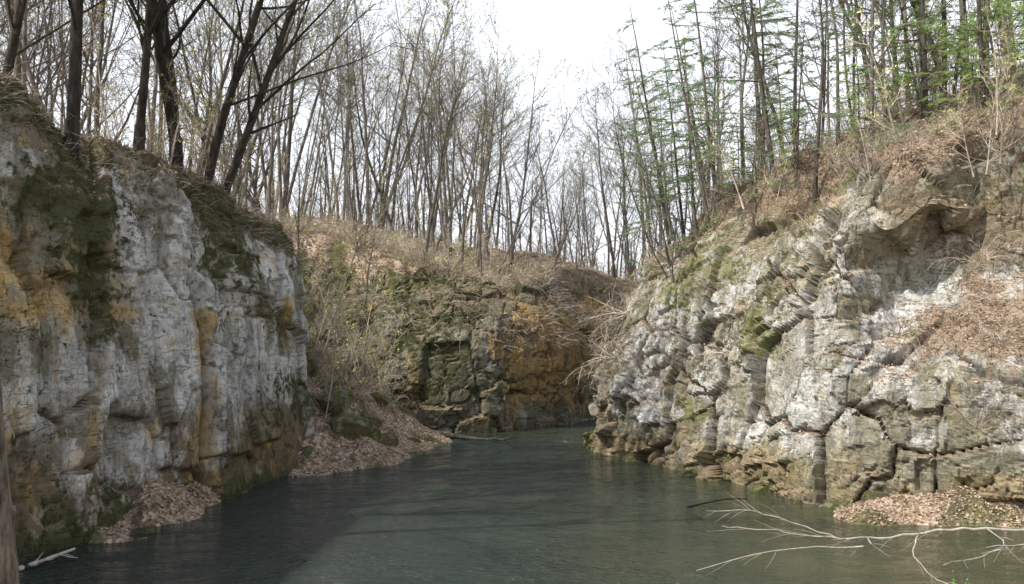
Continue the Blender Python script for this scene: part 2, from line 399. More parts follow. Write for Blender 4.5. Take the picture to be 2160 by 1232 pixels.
def disp_jumble(P,far=False):
    W=P+0.10*np.stack([fbm(P/1.2,3,1),fbm(P/1.2,3,2),fbm(P/1.2,3,3)],1)
    A=frame(W,math.radians(170 if far else 125),0.05 if far else 0.30)
    sm=bump(P[:,1],33,2.8)*sst(6.4,7.2,P[:,2])*(1-sst(9.9,10.5,P[:,2]))*sst(12,13.5,P[:,0])
    slab=np.maximum(bump(P[:,1],33.5,2.8)*bump(P[:,2],5.0,2.6)*(P[:,2]>0)*sst(60,50,P[:,1]),0)
    k=(1-0.85*sm)
    am=(0.40+0.60*sst(-0.25,0.30,fbm(P/2.6,3,39)))*(1-0.5*slab)
    f1,e1,c1=facet(A*np.array([1/2.5,1/4.0,1/3.0]),33,0.75,0.7)
    f2,e2,c2=facet(A*np.array([1/1.3,1/2.6,1/0.95]),35,0.65,0.7)
    f3,e3,c3=facet(A*np.array([1/0.62,1/1.3,1/0.40]),38,0.6,0.7)
    k1=np.exp(-e1/0.018); k2=np.exp(-e2/0.028)*am; k3=np.exp(-e3/0.05)*am
    rg=fbm(np.stack([A[:,0],A[:,1],A[:,2]*0.8],1)/1.6,4,49)
    D=0.26*fbm(P/4.0,3,27)+0.06*(0.4-np.abs(rg)*2)*k+k*(0.62*f1+0.40*am*f2+0.17*am*f3-0.36*k1-0.20*k2-0.04*k3)
    D=D+0.05*fbm(P/0.35,4,37)
    if far: D=D*0.6
    return D,(e1,e2,c1,c2),np.maximum(np.maximum(k1,0.85*k2),0.35*k3)*k
def mask_left(P,aux,u):
    e1,e2,c1,c2=aux; x,y,z=P.T
    n=fbm(P/np.array([2.0,2.0,2.0]),5,71); n2=fbm(P/np.array([1.1,1.1,1.7]),4,73); n3=fbm(P/3.0,4,75)
    rim=12.2-1.7*sst(26,38,y)+0.6*(1-sst(22,27,y))
    white=0.32+0.38*sst(2.6,4.4,z)*(1-sst(6.6,7.8,z))+0.38*bump(z,8.4,1.2)*sst(27,30,y)+0.40*bump(z,10.5,1.3)*(1-sst(23,26,y))+0.85*n+0.35*(c2-0.5)-0.35*bump(z,7.4,1.4)*(1-sst(26,30,y))-0.30*(1-sst(0.8,2.6,z))
    ochre=0.02+0.66*bump(z,7.8,2.1)*(1-sst(25.5,29.5,y))+0.40*bump(z,6.6,0.35)+0.7*bump(y,31.4,0.4)*(1-sst(6,8,z))+0.55*bump(y,38.2,0.8)*bump(z,6,1.5)+0.75*n2+0.28*bump(z,2.2,1.4)*(1-sst(29,34,y))
    moss=0.17+0.85*sst(rim-1.3,rim-0.0,z+n3*1.8)+0.7*bump(y,26.5,1.3)*sst(4.5,8,z)+0.55*bump(y,35,1.2)*sst(6.8,8.5,z)+0.9*n3+0.3*bump(z,0,0.5)+0.18*sst(7.0,9,z)
    brown=0.35+0.50*(1-sst(1.2,3.6,z+n*0.8))+0.4*n3
    return np.clip(np.stack([white,ochre,moss,brown],1),0,1)
def mask_right(P,aux,u):
    e1,e2,c1,c2=aux; x,y,z=P.T
    n=fbm(P/2.0,5,81); n2=fbm(P/1.0,4,83); n3=fbm(P/3.0,4,85)
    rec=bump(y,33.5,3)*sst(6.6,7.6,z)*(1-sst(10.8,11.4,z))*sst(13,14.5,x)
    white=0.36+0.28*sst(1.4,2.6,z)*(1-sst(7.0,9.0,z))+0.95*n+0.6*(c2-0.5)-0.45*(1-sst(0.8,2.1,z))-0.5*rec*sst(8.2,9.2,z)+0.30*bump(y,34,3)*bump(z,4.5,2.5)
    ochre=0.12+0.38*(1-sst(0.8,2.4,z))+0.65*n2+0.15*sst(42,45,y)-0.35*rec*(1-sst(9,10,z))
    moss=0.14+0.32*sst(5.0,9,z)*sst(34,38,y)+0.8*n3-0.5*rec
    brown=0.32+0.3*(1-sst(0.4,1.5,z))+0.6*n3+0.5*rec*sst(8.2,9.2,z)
    return np.clip(np.stack([white,ochre,moss,brown],1),0,1)
def mask_far(P,aux,u):
    e1,e2,c1,c2=aux; x,y,z=P.T
    n=fbm(P/2,4,91); n2=fbm(P/np.array([1.0,1.0,2.6]),4,93); n3=fbm(P/3.0,3,95)
    white=0.26+0.6*n+0.25*bump(z,6.2,1.0)+0.2*(c2-0.5)
    ochre=0.08+0.62*sst(-1.5,0.5,x)*sst(0.6,2.4,z)*(1-sst(7.8,9.0,z))+0.9*n2
    moss=0.16+0.6*n3+0.28*(1-sst(-3,0,x))+0.4*sst(8,9.2,z)
    brown=0.4+0.3*n3
    return np.clip(np.stack([white,ochre,moss,brown],1),0,1)

pl0=[(0,-2.2),(0,0.3),(0.25,2),(0.35,4),(0.4,6),(0.6,8),(0.8,10.5),(1.1,12.6),(2.2,13.4),(5.2,13.4)]
pl=[(0,-2.2),(0,0.3),(0.25,2),(0.35,4),(0.4,6),(0.7,8),(0.9,9.9),(1.3,11.4),(2.4,12.0),(5.2,12)]
plc=[(0,-2.2),(0,0.3),(0.15,2),(0.25,4),(0.3,6),(0.5,7.8),(0.8,9.3),(1.3,10.5),(2.6,11.2),(5.0,11.2)]
left_cliff,LV,LN,LL=sheet('cliff',Lp,[pl0]*4+[pl]*2+[plc]*4,0.08,plateauL,1,disp_strat,mask_left,M_left,
   'pale grey and ochre sandstone cliff rising from dark water',lit0=1.9)
pf=[(0,-2.2),(0,0.3),(0.2,1.5),(0.3,3),(0.4,4.6),(0.5,6),(0.7,7.2),(1.3,8.2),(3.0,8.9),(5.5,9.2)]
pfr=[(0,-2.2),(0,0.3),(0.2,1.5),(0.3,3),(0.4,4.2),(0.6,5.3),(0.9,6.3),(1.5,7.2),(3.2,7.8),(5.5,8.0)]
pfl=[(0,-2.2),(0,0.3),(-0.2,1.5),(0.0,3),(0.4,4.6),(0.8,6),(1.3,7.2),(2.2,8.4),(3.9,9.5),(6.8,10.0)]
far_cliff,FV,FN,FL=sheet('cliff',Fp,[pfl]*4+[pf]*2+[pfr]*4,0.11,plateauL,1,lambda P:disp_jumble(P,True),mask_far,M_far,
   'dark mossy rock wall with orange stained patch above water',smooth=False,lit0=2.2)
pr4=[(0,-2.2),(0,0.3),(0.2,2),(0.8,4),(1.5,6),(2.3,7.8),(3.2,9.1),(4.8,10.5),(7,11.6),(9.5,12.5)]
pr6=[(0,-2.2),(0,0.3),(0.0,2),(0.6,4),(1.4,6.3),(2.0,8),(2.8,9.4),(4.3,10.6),(6.2,11),(9,12)]
pr3=[(0,-2.2),(0,0.4),(0.2,2.2),(0.6,4.3),(1.0,6),(1.3,7.8),(1.9,9.4),(2.9,10.8),(5.5,12),(9,13)]
pr2a=[(0,-2.2),(0,0.4),(0.3,2.2),(0.9,4.0),(2.2,5.2),(3.4,6.2),(5.0,9.1),(2.7,9.9),(4.4,11.4),(9,14)]
pr2b=[(0,-2.2),(0,0.4),(0.3,2.2),(0.9,4.1),(2.7,5.7),(4.1,7.0),(6.0,10.3),(3.4,10.9),(5.2,12.2),(9,14)]
pr1=[(0,-2.2),(0,0.4),(0.3,2.2),(0.9,4.2),(2.9,6.2),(4.7,8.2),(5.3,9.4),(5.8,10.6),(7.4,12.6),(10,15)]
right_cliff,RV,RN,RL=sheet('cliff',Rp,[pr1,pr1,pr1,pr1,pr2b,pr2a,pr3,pr4,pr4,pr6,pr6,pr6,pr6,pr6,pr6],0.08,plateauR,-1,disp_jumble,mask_right,M_right,
   'sunlit fractured cream sandstone cliff with dark hollow and leafy ledge',lit0=2.5,smooth=False,ledge=True)

# ------------------------------------------------------------------ ground sheet
def axis(a,b,step,lo,hi):
    c=list(np.arange(a,b,step)); s=step; v=c[-1]
    while v<hi: s*=1.13; v+=s; c.append(v)
    s=step; v=a; pre=[]
    while v>lo: s*=1.13; v-=s; pre.append(v)
    return np.array(pre[::-1]+c)
def gridmesh(name,xs,ys,zf,m):
    XX,YY=np.meshgrid(xs,ys,indexing='ij'); ZZ=zf(XX,YY)
    nx,ny=XX.shape; idx=np.arange(nx*ny).reshape(nx,ny)
    F=np.stack([idx[:-1,:-1].ravel(),idx[1:,:-1].ravel(),idx[1:,1:].ravel(),idx[:-1,1:].ravel()],1)
    return mk(name,np.stack([XX,YY,ZZ],-1).reshape(-1,3).tolist(),F.tolist(),[m])
g=gridmesh('ground',axis(-26,34,0.26,-500,500),axis(9,74,0.26,-120,700),ground_z,M_ground)
g['kind']='structure'; g['label']='leaf-littered woodland ground sloping down to the water'; g['category']='ground'

# ------------------------------------------------------------------ water
m,nt,b=mat('water')
tc=N(nt,'ShaderNodeTexCoord').outputs['Object']
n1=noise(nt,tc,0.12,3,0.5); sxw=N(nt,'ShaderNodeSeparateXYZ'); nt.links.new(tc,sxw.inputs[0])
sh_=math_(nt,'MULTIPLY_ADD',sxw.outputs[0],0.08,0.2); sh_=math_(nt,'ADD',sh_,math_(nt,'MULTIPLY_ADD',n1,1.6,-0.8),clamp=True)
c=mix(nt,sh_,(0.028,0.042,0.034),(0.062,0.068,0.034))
nt.links.new(c,b.inputs['Base Color'])
b.inputs['Roughness'].default_value=0.05; b.inputs['IOR'].default_value=1.45
b.inputs['Specular IOR Level'].default_value=0.65
rp=math_(nt,'ADD',noise(nt,tc,4.2,3,0.55,vscale=(0.7,1.5,1)),math_(nt,'MULTIPLY',noise(nt,tc,10.0,2,0.5,vscale=(0.7,1.4,1)),0.4))
gu_=noise(nt,tc,0.16,3,0.6,vscale=(0.7,1.0,1))
rp=math_(nt,'MULTIPLY',rp,ramp(nt,gu_,[(0.36,(0.3,0.3,0.3)),(0.54,W3)]))
bumpn(nt,b,rp,1.0,0.30)
def wavez(X,Y):
    sh=X.shape; x=X.ravel(); y=Y.ravel()
    fade=np.where((x>-18)&(x<20)&(y<68)&(y>8),1.0,0.0)
    a=fbm(np.stack([x/1.4,y/0.8,0*x],1),2,311)
    return (a*0.022*fade).reshape(sh)
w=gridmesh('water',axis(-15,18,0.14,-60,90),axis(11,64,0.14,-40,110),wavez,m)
w['kind']='structure'; w['label']='rippled olive green water filling the quarry'; w['category']='water'

# ------------------------------------------------------------------ trees
def bare_tree(seed,H=18,r0=0.15,fork=False,first=0.38,buds=0.0,spread=1.0,nb=26,tw=1.0,dens=1.0,wob=0.055):
    R=random.Random(seed); T=MB(); C=MB()
    leaders=[]
    if fork:
        tr=path(R,Vector((0,0,-0.6)),Vector((0,0,1)),H*0.12,4,0.03,0)
        T.tube(tr,[r0*1.5,r0*1.25,r0*1.15,r0*1.1,r0*1.05],8)
        for a in (0,2.4):
            d=perp(R,Vector((0,0,1)),0.16+0.12*R.random(),a)
            leaders.append((tr[-1]-Vector((0,0,0.3)),d,H*0.88,r0*R.uniform(0.75,0.95)))
    else: leaders.append((Vector((0,0,-0.6)),Vector((0,0,1)),H,r0))
    for p,d,L,r in leaders:
        pts=path(R,p,d,L,16,wob,0.02); n=len(pts)
        rad=[r*((1-i/(n-0.5))**0.8)*(1.35 if i==0 and not fork else 1) for i in range(n)]
        T.tube(pts,rad,7)
        for k in range(nb):
            t=first+(1-first)*(k+R.random())/nb
            if t>0.985: t=0.985
            bp,bd=at(pts,t)
            ln=L*(0.33*(1-t)**0.7+0.05)*R.choice((0.35,0.7,1.0,1.3))*spread
            br=max(0.013,r*(1-t)**0.8*R.uniform(0.3,0.5)*min(1,ln/2))
            q=path(R,bp,perp(R,bd,R.uniform(0.4,1.15)),ln,7,0.15,0.06)
            (T if br>0.03 else C).tube(q,[br*(1-i/8.5)+0.005 for i in range(8)],4)
            for j in range(int((3+ln*1.5)*dens)):
                t2=0.12+0.88*R.random(); sp,sd=at(q,t2)
                l2=ln*R.uniform(0.2,0.5)*(1.2-t2*0.6)
                q2=path(R,sp,perp(R,sd,R.uniform(0.4,1.0)),l2,4,0.17,0.04)
                C.tube(q2,[max(0.013*(1-i/5.5),0.005)*tw for i in range(5)],3)
                for m_ in range(3):
                    tp,td=at(q2,0.2+0.8*R.random())
                    q3=path(R,tp,perp(R,td,R.uniform(0.4,1.0)),l2*R.uniform(0.3,0.6),2,0.16,0.03)
                    C.tube(q3,[0.007*tw,0.0055*tw,0.004*tw],3)
                    if R.random()<buds:
                        for _ in range(2):
                            pp=q3[-1]+rv(R,0.12); C.quad(pp,rv(R,0.040),rv(R,0.040),1)
    pts_=pts
    for k in range(6):
        bp,bd=at(pts_,R.uniform(0.08,first)); q=path(R,bp,perp(R,bd,R.uniform(0.8,1.4)),R.uniform(0.8,2.6),4,0.15,0.02)
        C.tube(q,[0.018,0.014,0.011,0.008,0.005],3)
    return T,C
def pine_tree(seed,H=15,r0=0.16,first=0.3,dens=1.0,young=False):
    R=random.Random(seed); T=MB(); C=MB()
    pts=path(R,Vector((0,0,-0.6)),Vector((0,0,1)),H,14,0.04,0.02); n=len(pts)
    T.tube(pts,[r0*(1-i/(n-0.5))**0.85+0.01 for i in range(n)],7)
    whorls=int((1-first)*H/(0.6 if young else 0.85))
    for k in range(whorls):
        t=first+(0.98-first)*k/whorls+R.uniform(-0.01,0.01)
        for a in range(R.randint(2,4)):
            if R.random()>(0.75*dens if not young else 0.75): continue
            bp,bd=at(pts,t)
            ln=((0.38 if young else 0.25)*H*(1-t)**0.75+0.35)*R.uniform(0.4,1.4)
            q=path(R,bp,perp(R,bd,R.uniform(1.2,1.7)),ln,6,0.10,0.0)
            T.tube(q,[0.03*(1-i/7)+0.005 for i in range(7)],3)
            for j in range(int(5+ln*5.5)):
                t2=R.uniform(0.25,1); sp,sd=at(q,t2)
                side=sd.cross(Vector((0,0,1))); side=side.normalized() if side.length>0.1 else Vector((1,0,0))
                dr=(sd*R.uniform(0.4,1.0)+side*R.choice((-1,1))*R.uniform(0.3,1.0)+Vector((0,0,R.uniform(-0.35,0.15)))).normalized()
                L2=R.uniform(0.25,0.75)*(1.15-0.5*t2)
                q2=path(R,sp,dr,L2,2,0.08,-0.04)
                C.tube(q2,[0.007,0.005,0.003],3,1)
                sid=dr.cross(Vector((0,0,1))).normalized()
                for l in range(int(10+L2*16)):
                    cp,ax=at(q2,R.uniform(0.1,1))
                    dd=(ax*R.uniform(0.3,0.9)+sid*R.choice((-1,1))*R.uniform(0.3,1)+Vector((0,0,R.uniform(-0.5,0.5)))).normalized()
                    sd_=dd.cross(rv(R)).normalized()*0.016
                    C.tri(cp-sd_,cp+sd_,cp+dd*R.uniform(0.09,0.2))
    for k in range(14):
        bp,bd=at(pts,R.uniform(0.1,first+0.15)); q=path(R,bp,perp(R,bd,R.uniform(1.1,1.6)),R.uniform(0.5,1.8),4,0.12,0)
        T.tube(q,[0.02,0.016,0.012,0.008,0.004],3)
    return T,C
def tree_obj(name,TC,barkm,crownm,label,cat,group):
    e=bpy.data.objects.new(name,None); COL.objects.link(e); e.empty_display_size=0.3
    T,C=TC
    t=mk('trunk',T.v,T.f,[barkm],parent=e)
    c=mk('crown',C.v,C.f,crownm,parent=e,matidx=C.mi)
    e['label']=label;e['category']=cat;e['group']=group
    return (e,t,c)
used=set()
def place(proto,x,y,s=1.0,rz=0.0,lean=(0,0),z=None,label=None,sz=None):
    e,t,c=proto
    if id(e) in used:
        e2=e.copy(); COL.objects.link(e2)
        for ch in (t,c):
            k=ch.copy(); k.parent=e2; COL.objects.link(k)
    else: e2=e; used.add(id(e))
    gz=float(ground_z(np.array([x]),np.array([y]))[0]) if z is None else z
    e2.location=(x,y,gz)
    e2.rotation_euler=(Euler((lean[1],lean[0],0)).to_matrix()@Euler((0,0,rz)).to_matrix()).to_euler()
    e2.scale=(s,s,s if sz is None else sz)
    if label: e2['label']=label
    return e2
GB='bare trees in the spring woods'; GP='pines on the slope'
barks=[]
for i in range(9):
    R=random.Random(100+i)
    barks.append(tree_obj('bare_tree',bare_tree(100+i,H=R.uniform(15,19),r0=R.uniform(0.07,0.165),first=R.uniform(0.2,0.55),buds=0.5 if i%2 else 0.15,spread=R.uniform(0.8,1.25),nb=20,wob=R.uniform(0.04,0.11)),
        M_bark,[M_bark,M_bud],'tall leafless grey tree standing in leaf litter','tree',GB))
bigs=[]
for i in range(4):
    bigs.append(tree_obj('bare_tree',bare_tree(200+i,H=21,r0=0.21+0.03*(i%2),fork=(i in(1,3)),first=0.18,spread=1.1,nb=28,buds=0.1,wob=0.04),
        M_barkd,[M_barkd,M_bud],'large dark leafless tree rooted at the cliff rim','tree',GB))
saps=[]
for i in range(5):
    saps.append(tree_obj('sapling',bare_tree(300+i,H=7.5,r0=0.05,first=0.15,spread=1.1,nb=12,buds=0.6),
        M_twig,[M_twig,M_bud],'slender bare sapling on the leafy slope','tree','saplings on the slopes'))
pines=[tree_obj('pine_tree',pine_tree(400+i,H=15+i,r0=0.13,first=(0.3,0.42,0.15,0.3)[i],dens=(0.8,0.65,0.9,0.7)[i]),M_bark,[M_needle,M_bark],
        'tall thin pine with open feathery green branches','pine tree',GP) for i in range(4)]
ypines=[tree_obj('pine_tree',pine_tree(450+i,H=6+i,r0=0.06,first=0.25,young=True),M_bark,[M_needle2,M_bark],
        'small bright green young pine on leafy slope','pine tree',GP) for i in range(3)]

for (x,y,i,s,lx,ly) in [(-14.6,22.5,0,0.95,0.10,0),(-13.7,27.3,2,1.0,0.05,0.02),(-13.2,31,1,0.8,0.0,0.0),(-12.6,33.2,3,0.95,-0.02,0),
                        (-12.0,34.4,0,0.95,0.14,0),(-11.6,35.2,2,0.85,0.40,0.05),(-16,25,3,0.9,-0.05,0),(-17,29,0,0.9,0.03,0)]:
    place(bigs[i],x,y,s,rz=random.uniform(0,6),lean=(lx,ly),z=float(plateauL(np.array([x]),np.array([y]))[0])-0.3)
placed=[]
def ok(x,y,d):
    for a,b_ in placed:
        if (a-x)**2+(b_-y)**2<d*d: return False
    placed.append((x,y)); return True
R=random.Random(11)
def sdL(x,y): 
    X=np.array([x]);Y=np.array([y]); return float(polydist(X,Y,lineL)[0])*(1 if inside(X,Y,polyL)[0] else -1)
def sdR(x,y):
    X=np.array([x]);Y=np.array([y]); return float(polydist(X,Y,lineR)[0])*(1 if inside(X,Y,polyR)[0] else -1)
k=0
while k<34:
    x=R.uniform(-36,-13);y=R.uniform(22,56)
    if sdL(x,y)>3.0 and x/y>-0.64 and ok(x,y,1.8):
        place(R.choice(barks),x,y,R.uniform(0.85,1.15),R.uniform(0,6),(R.uniform(-.05,.16),R.uniform(-.05,.05))); k+=1
k=0
while k<135:
    y=R.uniform(56,94); a=R.uniform(-0.36,0.30); x=a*y
    if sdL(x,y)<3.0 or not ok(x,y,1.1): continue
    h=R.uniform(0.6,1.25)*(0.64+min(0.56,3.0*abs(a-0.05)))
    place(R.choice(barks),x,y,h,R.uniform(0,6),(R.gauss(0.03,.12),R.uniform(-.06,.06))); k+=1
k=0
while k<52:
    y=R.uniform(35,58); a=R.uniform(0.15,0.64); x=a*y
    if sdR(x,y)<5.0 or not ok(x,y,1.5): continue
    p=R.random()
    if p<(0.55 if a<0.36 else 0.25): place(R.choice(pines),x,y,R.uniform(0.6,1.1),R.uniform(0,6),(R.uniform(-.08,.04),R.uniform(-.04,.04)))
    else: place(R.choice(barks),x,y,R.uniform(0.7,1.1),R.uniform(0,6),(R.uniform(-.12,.06),R.uniform(-.05,.05)))
    k+=1
def pR(x,y): return float(plateauR(np.array([x]),np.array([y]))[0])-0.2
for (x,y,s,lx) in [(9.5,43,0.7,-0.18),(10.5,45,0.85,-0.1),(8.6,47,0.65,-0.22),(12.2,41,0.9,-0.12),(11,49,0.9,-0.1),(13.5,47,1.05,-0.05),(9.8,50,0.7,-0.1),(8.2,45.5,0.5,-0.1),(7.6,48,0.6,-0.12),(8.8,49.2,0.85,-0.15)]:
    place(pines[2] if s<0.88 else R.choice(pines),x,y,s,R.uniform(0,6),(lx,0),z=pR(x,y))
for (x,y,s) in [(17.5,37,0.9),(19.5,36,0.85),(15.2,38.5,0.75),(21.5,38,1.0),(13,40.5,0.6),(10.5,42,0.45),(18.5,39.5,1.1),(22.5,36.5,0.8),(20.5,34.5,0.6),
                (14.5,36.5,0.45),(12,38.5,0.4),(18.8,35.4,0.7),(17,34.8,0.4),(23,35,0.9),(11.2,43.5,0.6),(16.2,37.4,0.6),(20.4,36.6,0.9)]:
    place(R.choice(ypines),x,y,s,R.uniform(0,6),(-0.1,0),z=pR(x,y))
place(barks[1],-1.2,58,0.85,1.0,(0.33,0)); place(barks[3],-2.3,59,0.95,2.0,(0.06,0)); place(barks[5],-9.8,46.5,0.62,2.0,(0.16,-0.1))
place(barks[0],-8.8,49,0.6,4.0,(0.28,0)); place(barks[2],9.2,44,0.9,3.0,(-0.2,0)); place(barks[4],-12.5,52,0.8,3.0,(0.05,0))
place(barks[7],-4.5,60,1.0,1.0,(0.0,0)); place(barks[2],-0.2,62,1.0,5.0,(0.10,0)); place(barks[8],-5.8,58.5,0.9,0.4,(0.22,0))
k=0
while k<120:
    zone=R.random()
    if zone<0.16: y=R.uniform(41,54); x=R.uniform(-14,-5)
    elif zone<0.42: y=R.uniform(56,70); a=R.uniform(-0.35,0.3); x=a*y
    elif zone<0.90: y=R.uniform(31,50); x=R.uniform(7,26)
    else: y=R.uniform(31,40); x=R.uniform(-15,-12)
    z=float(ground_z(np.array([x]),np.array([y]))[0])
    if 0.42<=zone<0.90:
        if sdR(x,y)<4.0: continue
        z=pR(x,y)
    elif zone<0.42:
        if z<1.5 : continue
    elif sdL(x,y)<1.7: continue
    else: z=float(plateauL(np.array([x]),np.array([y]))[0])-0.2
    place(R.choice(saps),x,y,R.uniform(0.45,0.9),R.uniform(0,6),(R.uniform(-.35,.35),R.uniform(-.3,.1)),z=z); k+=1

def woods():
    R=random.Random(5); B=MB(); xs_=[];ys_=[]
    for i in range(400):
        y=R.uniform(80,170); a=R.uniform(-0.45,0.42); xs_.append(a*y); ys_.append(y)
    zs_=ground_z(np.array(xs_),np.array(ys_))
    for i,(x,y,z) in enumerate(zip(xs_,ys_,zs_)):
        a=x/y; H=R.uniform(11,18)*(0.66 if -0.03<a<0.14 else 1.0)*(0.6 if i%3==0 else 1)
        p=path(R,Vector((x,y,z-0.3)),Vector((R.uniform(-.15,.15),0,1)),H,6,0.06,0.02)
        r=R.uniform(0.07,0.15); B.tube(p,[r*(1-j/6.8) for j in range(7)],4)
        for k in range(14):
            t=0.06+0.9*R.random(); bp,bd=at(p,t); L=H*(0.28*(1-t)+0.06)
            q=path(R,bp,perp(R,bd,R.uniform(0.4,1.0)),L,3,0.15,0.08); B.tube(q,[0.026,0.02,0.013,0.008],3)
            for j in range(4):
                sp,sd=at(q,0.2+0.8*R.random()); q2=path(R,sp,perp(R,sd,R.uniform(0.4,0.9)),L*R.uniform(0.25,0.5),2,0.15,0.08); B.tube(q2,[0.014,0.011,0.007],3)
    o=mk('distant_woods',B.v,B.f,[M_woods]); o['kind']='stuff'; o['label']='hazy mass of leafless trees beyond the quarry'; o['category']='woods'
woods()
def thicket():
    R=random.Random(15); B=MB(); n=4400
    def zn(i): return 0 if i<1200 else (1 if i<2900 else 2)
    y=np.array([(R.uniform(55,80),R.uniform(54,63),R.uniform(43,57))[zn(i)] for i in range(n)])
    x=np.array([(R.uniform(-0.36,0.34),R.uniform(-0.28,0.14),R.uniform(-0.30,-0.08))[zn(i)] for i in range(n)])*y
    z=ground_z(x,y)
    for i,(a,b_,c_) in enumerate(zip(x,y,z)):
        k_=zn(i)
        if c_<(6.5,6.0,3.0)[k_]: continue
        L=R.uniform(0.6,2.6) if k_==0 else R.uniform(0.5,2.0)
        q=path(R,Vector((a,b_,c_-0.1)),Vector((R.uniform(-1,1),R.uniform(-1,1),0.8)),L,4,0.22,-0.10)
        B.tube(q,[0.016,0.014,0.012,0.009,0.006],3)
        for k in range(5):
            p,d=at(q,R.uniform(0.15,1)); B.tube(path(R,p,perp(R,d,R.uniform(0.4,1.1)),L*R.uniform(0.15,0.45),2,0.2,0.0),[0.010,0.008,0.005],3)
            if R.random()<0.25:
                pp=p+rv(R,0.3)
                for _ in range(3): B.quad(pp+rv(R,0.15),rv(R,0.045),rv(R,0.045),1)
    o=mk('undergrowth',B.v,B.f,[M_twig,M_bud],matidx=B.mi); o['kind']='stuff'; o['label']='thin tangled undergrowth with first yellow-green leaves'; o['category']='undergrowth'
thicket()

# ------------------------------------------------------------------ shrubs
def shrub(seed,H=1.6,n=8,droop=0.0):
    R=random.Random(seed); B=MB()
    for i in range(n):
        q=path(R,Vector((R.uniform(-.1,.1),R.uniform(-.1,.1),-0.1)),Vector((R.uniform(-1,1),R.uniform(-1,1),R.uniform(0.3,1.2))),H*R.uniform(0.5,1.3),7,0.2,droop)
        B.tube(q,[0.018*(1-j/8.5)+0.004 for j in range(8)],3)
        for j in range(5):
            p,d=at(q,R.uniform(0.2,1)); q2=path(R,p,perp(R,d,R.uniform(0.4,1)),H*R.uniform(0.2,0.5),4,0.2,droop)
            B.tube(q2,[0.011,0.010,0.008,0.007,0.005],3)
            for l in range(2):
                p2,d2=at(q2,R.uniform(0.2,1)); q3=path(R,p2,perp(R,d2,R.uniform(0.4,1)),H*R.uniform(0.08,0.25),2,0.2,droop)
                B.tube(q3,[0.007,0.006,0.004],3)
    return B
shr=[]
for i in range(5):
    B=shrub(500+i,H=1.7,droop=(-0.12,0.0,-0.2,0.05,-0.1)[i]); 
    o=mk('bare_shrub',B.v,B.f,[M_twig]); o['label']='leafless tangled tan shrub clinging to the slope'; o['category']='shrub'; o['group']='bare shrubs on the slopes'; shr.append(o)
su=set()
def place1(o,loc,s,rot):
    if o.name in su: k=o.copy(); COL.objects.link(k)
    else: k=o; su.add(o.name)
    k.location=loc; k.scale=(s,s,s) if not isinstance(s,tuple) else s; k.rotation_euler=rot; return k
def surf(V,Nn_,x,y,z):
    i=int(np.argmin(((V-np.array([x,y,z]))**2).sum(1))); return V[i]
for (x,y,z,s) in [(4.6,45.0,4.8,1.4),(4.4,46.0,5.6,1.5),(5.2,44.0,4.2,1.2),(4.6,46.8,6.6,1.5),(5.0,45.5,7.4,1.4),(6.4,42.5,6.0,1.1)]:
    p=surf(RV,RN,x,y,z); place1(shr[(0,2,4)[int(s*10)%3]],tuple(p),s,(0.0,-0.9,random.uniform(-.6,.6)))
k=0
while k<284:
    zone=R.random()
    if zone<0.28:
        x=R.uniform(-14,-3);y=R.uniform(42,58); z=float(ground_z(np.array([x]),np.array([y]))[0])
        if z<2.2: continue
    elif zone<0.50:
        i=R.randrange(len(RV)); x,y,z=RV[i]
        if z<2.5 or RN[i][2]<0.25 or y>50 or x<4: continue
        z-=0.05
    elif zone<0.74:
        i=R.randrange(len(FV)); x,y,z=FV[i]
        if z<5.5 or FN[i][2]<0.2 or x>5: continue
    elif zone<0.80:
        i=R.randrange(len(LV)); x,y,z=LV[i]
        if z<9.8 or y<23 or LN[i][2]<0.1: continue
    else:
        x=R.uniform(8,27);y=R.uniform(32,48); 
        if sdR(x,y)<4.5: continue
        z=pR(x,y)+0.1
    place1(R.choice(shr),(x,y,z),R.uniform(0.4,1.15),(R.uniform(-.3,.3),R.uniform(-.3,.3),R.uniform(0,6))); k+=1

# ------------------------------------------------------------------ leaf litter, brush, moss (stuff)
def litter():
    rng=np.random.default_rng(3); Ps=[];
    def addground(n,x0,x1,y0,y1,cond=None):
        x=rng.uniform(x0,x1,n);y=rng.uniform(y0,y1,n); z=ground_z(x,y); m=z>0.02
        if cond is not None: m&=cond(x,y,z)
        Ps.append(np.stack([x,y,z+0.03],1)[m])
    addground(22000,-14,-1,36,55); addground(5000,-14,-8.5,26,33.5,lambda x,y,z:z<2.2); addground(14000,9,21,26,32,lambda x,y,z:z<2.2)
    addground(9000,-16,8,54,66)
    addground(26000,9,30,34,52)
    for V,Nn_,L_,n,lo,zz in ((RV,RN,RL,46000,0.6,0.5),(LV,LN,LL,9000,0.45,9.0),(FV,FN,FL,7000,0.5,3)):
        i=rng.integers(0,len(V),n*5); m=((Nn_[i,2]>lo)|(L_[i]>0.6))&(V[i,2]>zz)&(V[i,1]>14); i=i[m][:n]
        Ps.append(V[i]+np.array([0,0,0.02])+rng.uniform(-0.05,0.05,(len(i),3)))
    P=np.concatenate(Ps); n=len(P)
    a=rng.normal(size=(n,3)); a[:,2]*=0.4; a/=np.linalg.norm(a,axis=1)[:,None]
    u=rng.normal(size=(n,3)); b_=np.cross(a,u); b_/=np.linalg.norm(b_,axis=1)[:,None]
    sz=rng.uniform(0.03,0.065,n)[:,None]; a*=sz; b_*=sz*0.65
    V=np.stack([P-a,P-b_,P+a,P+b_],1).reshape(-1,3); F=np.arange(n*4).reshape(-1,4)
    o=mk('leaf_litter',V.tolist(),F.tolist(),[M_litter],smooth=False)
    o['kind']='stuff';o['label']='dry tan fallen leaves covering slopes and ledges';o['category']='fallen leaves'
litter()
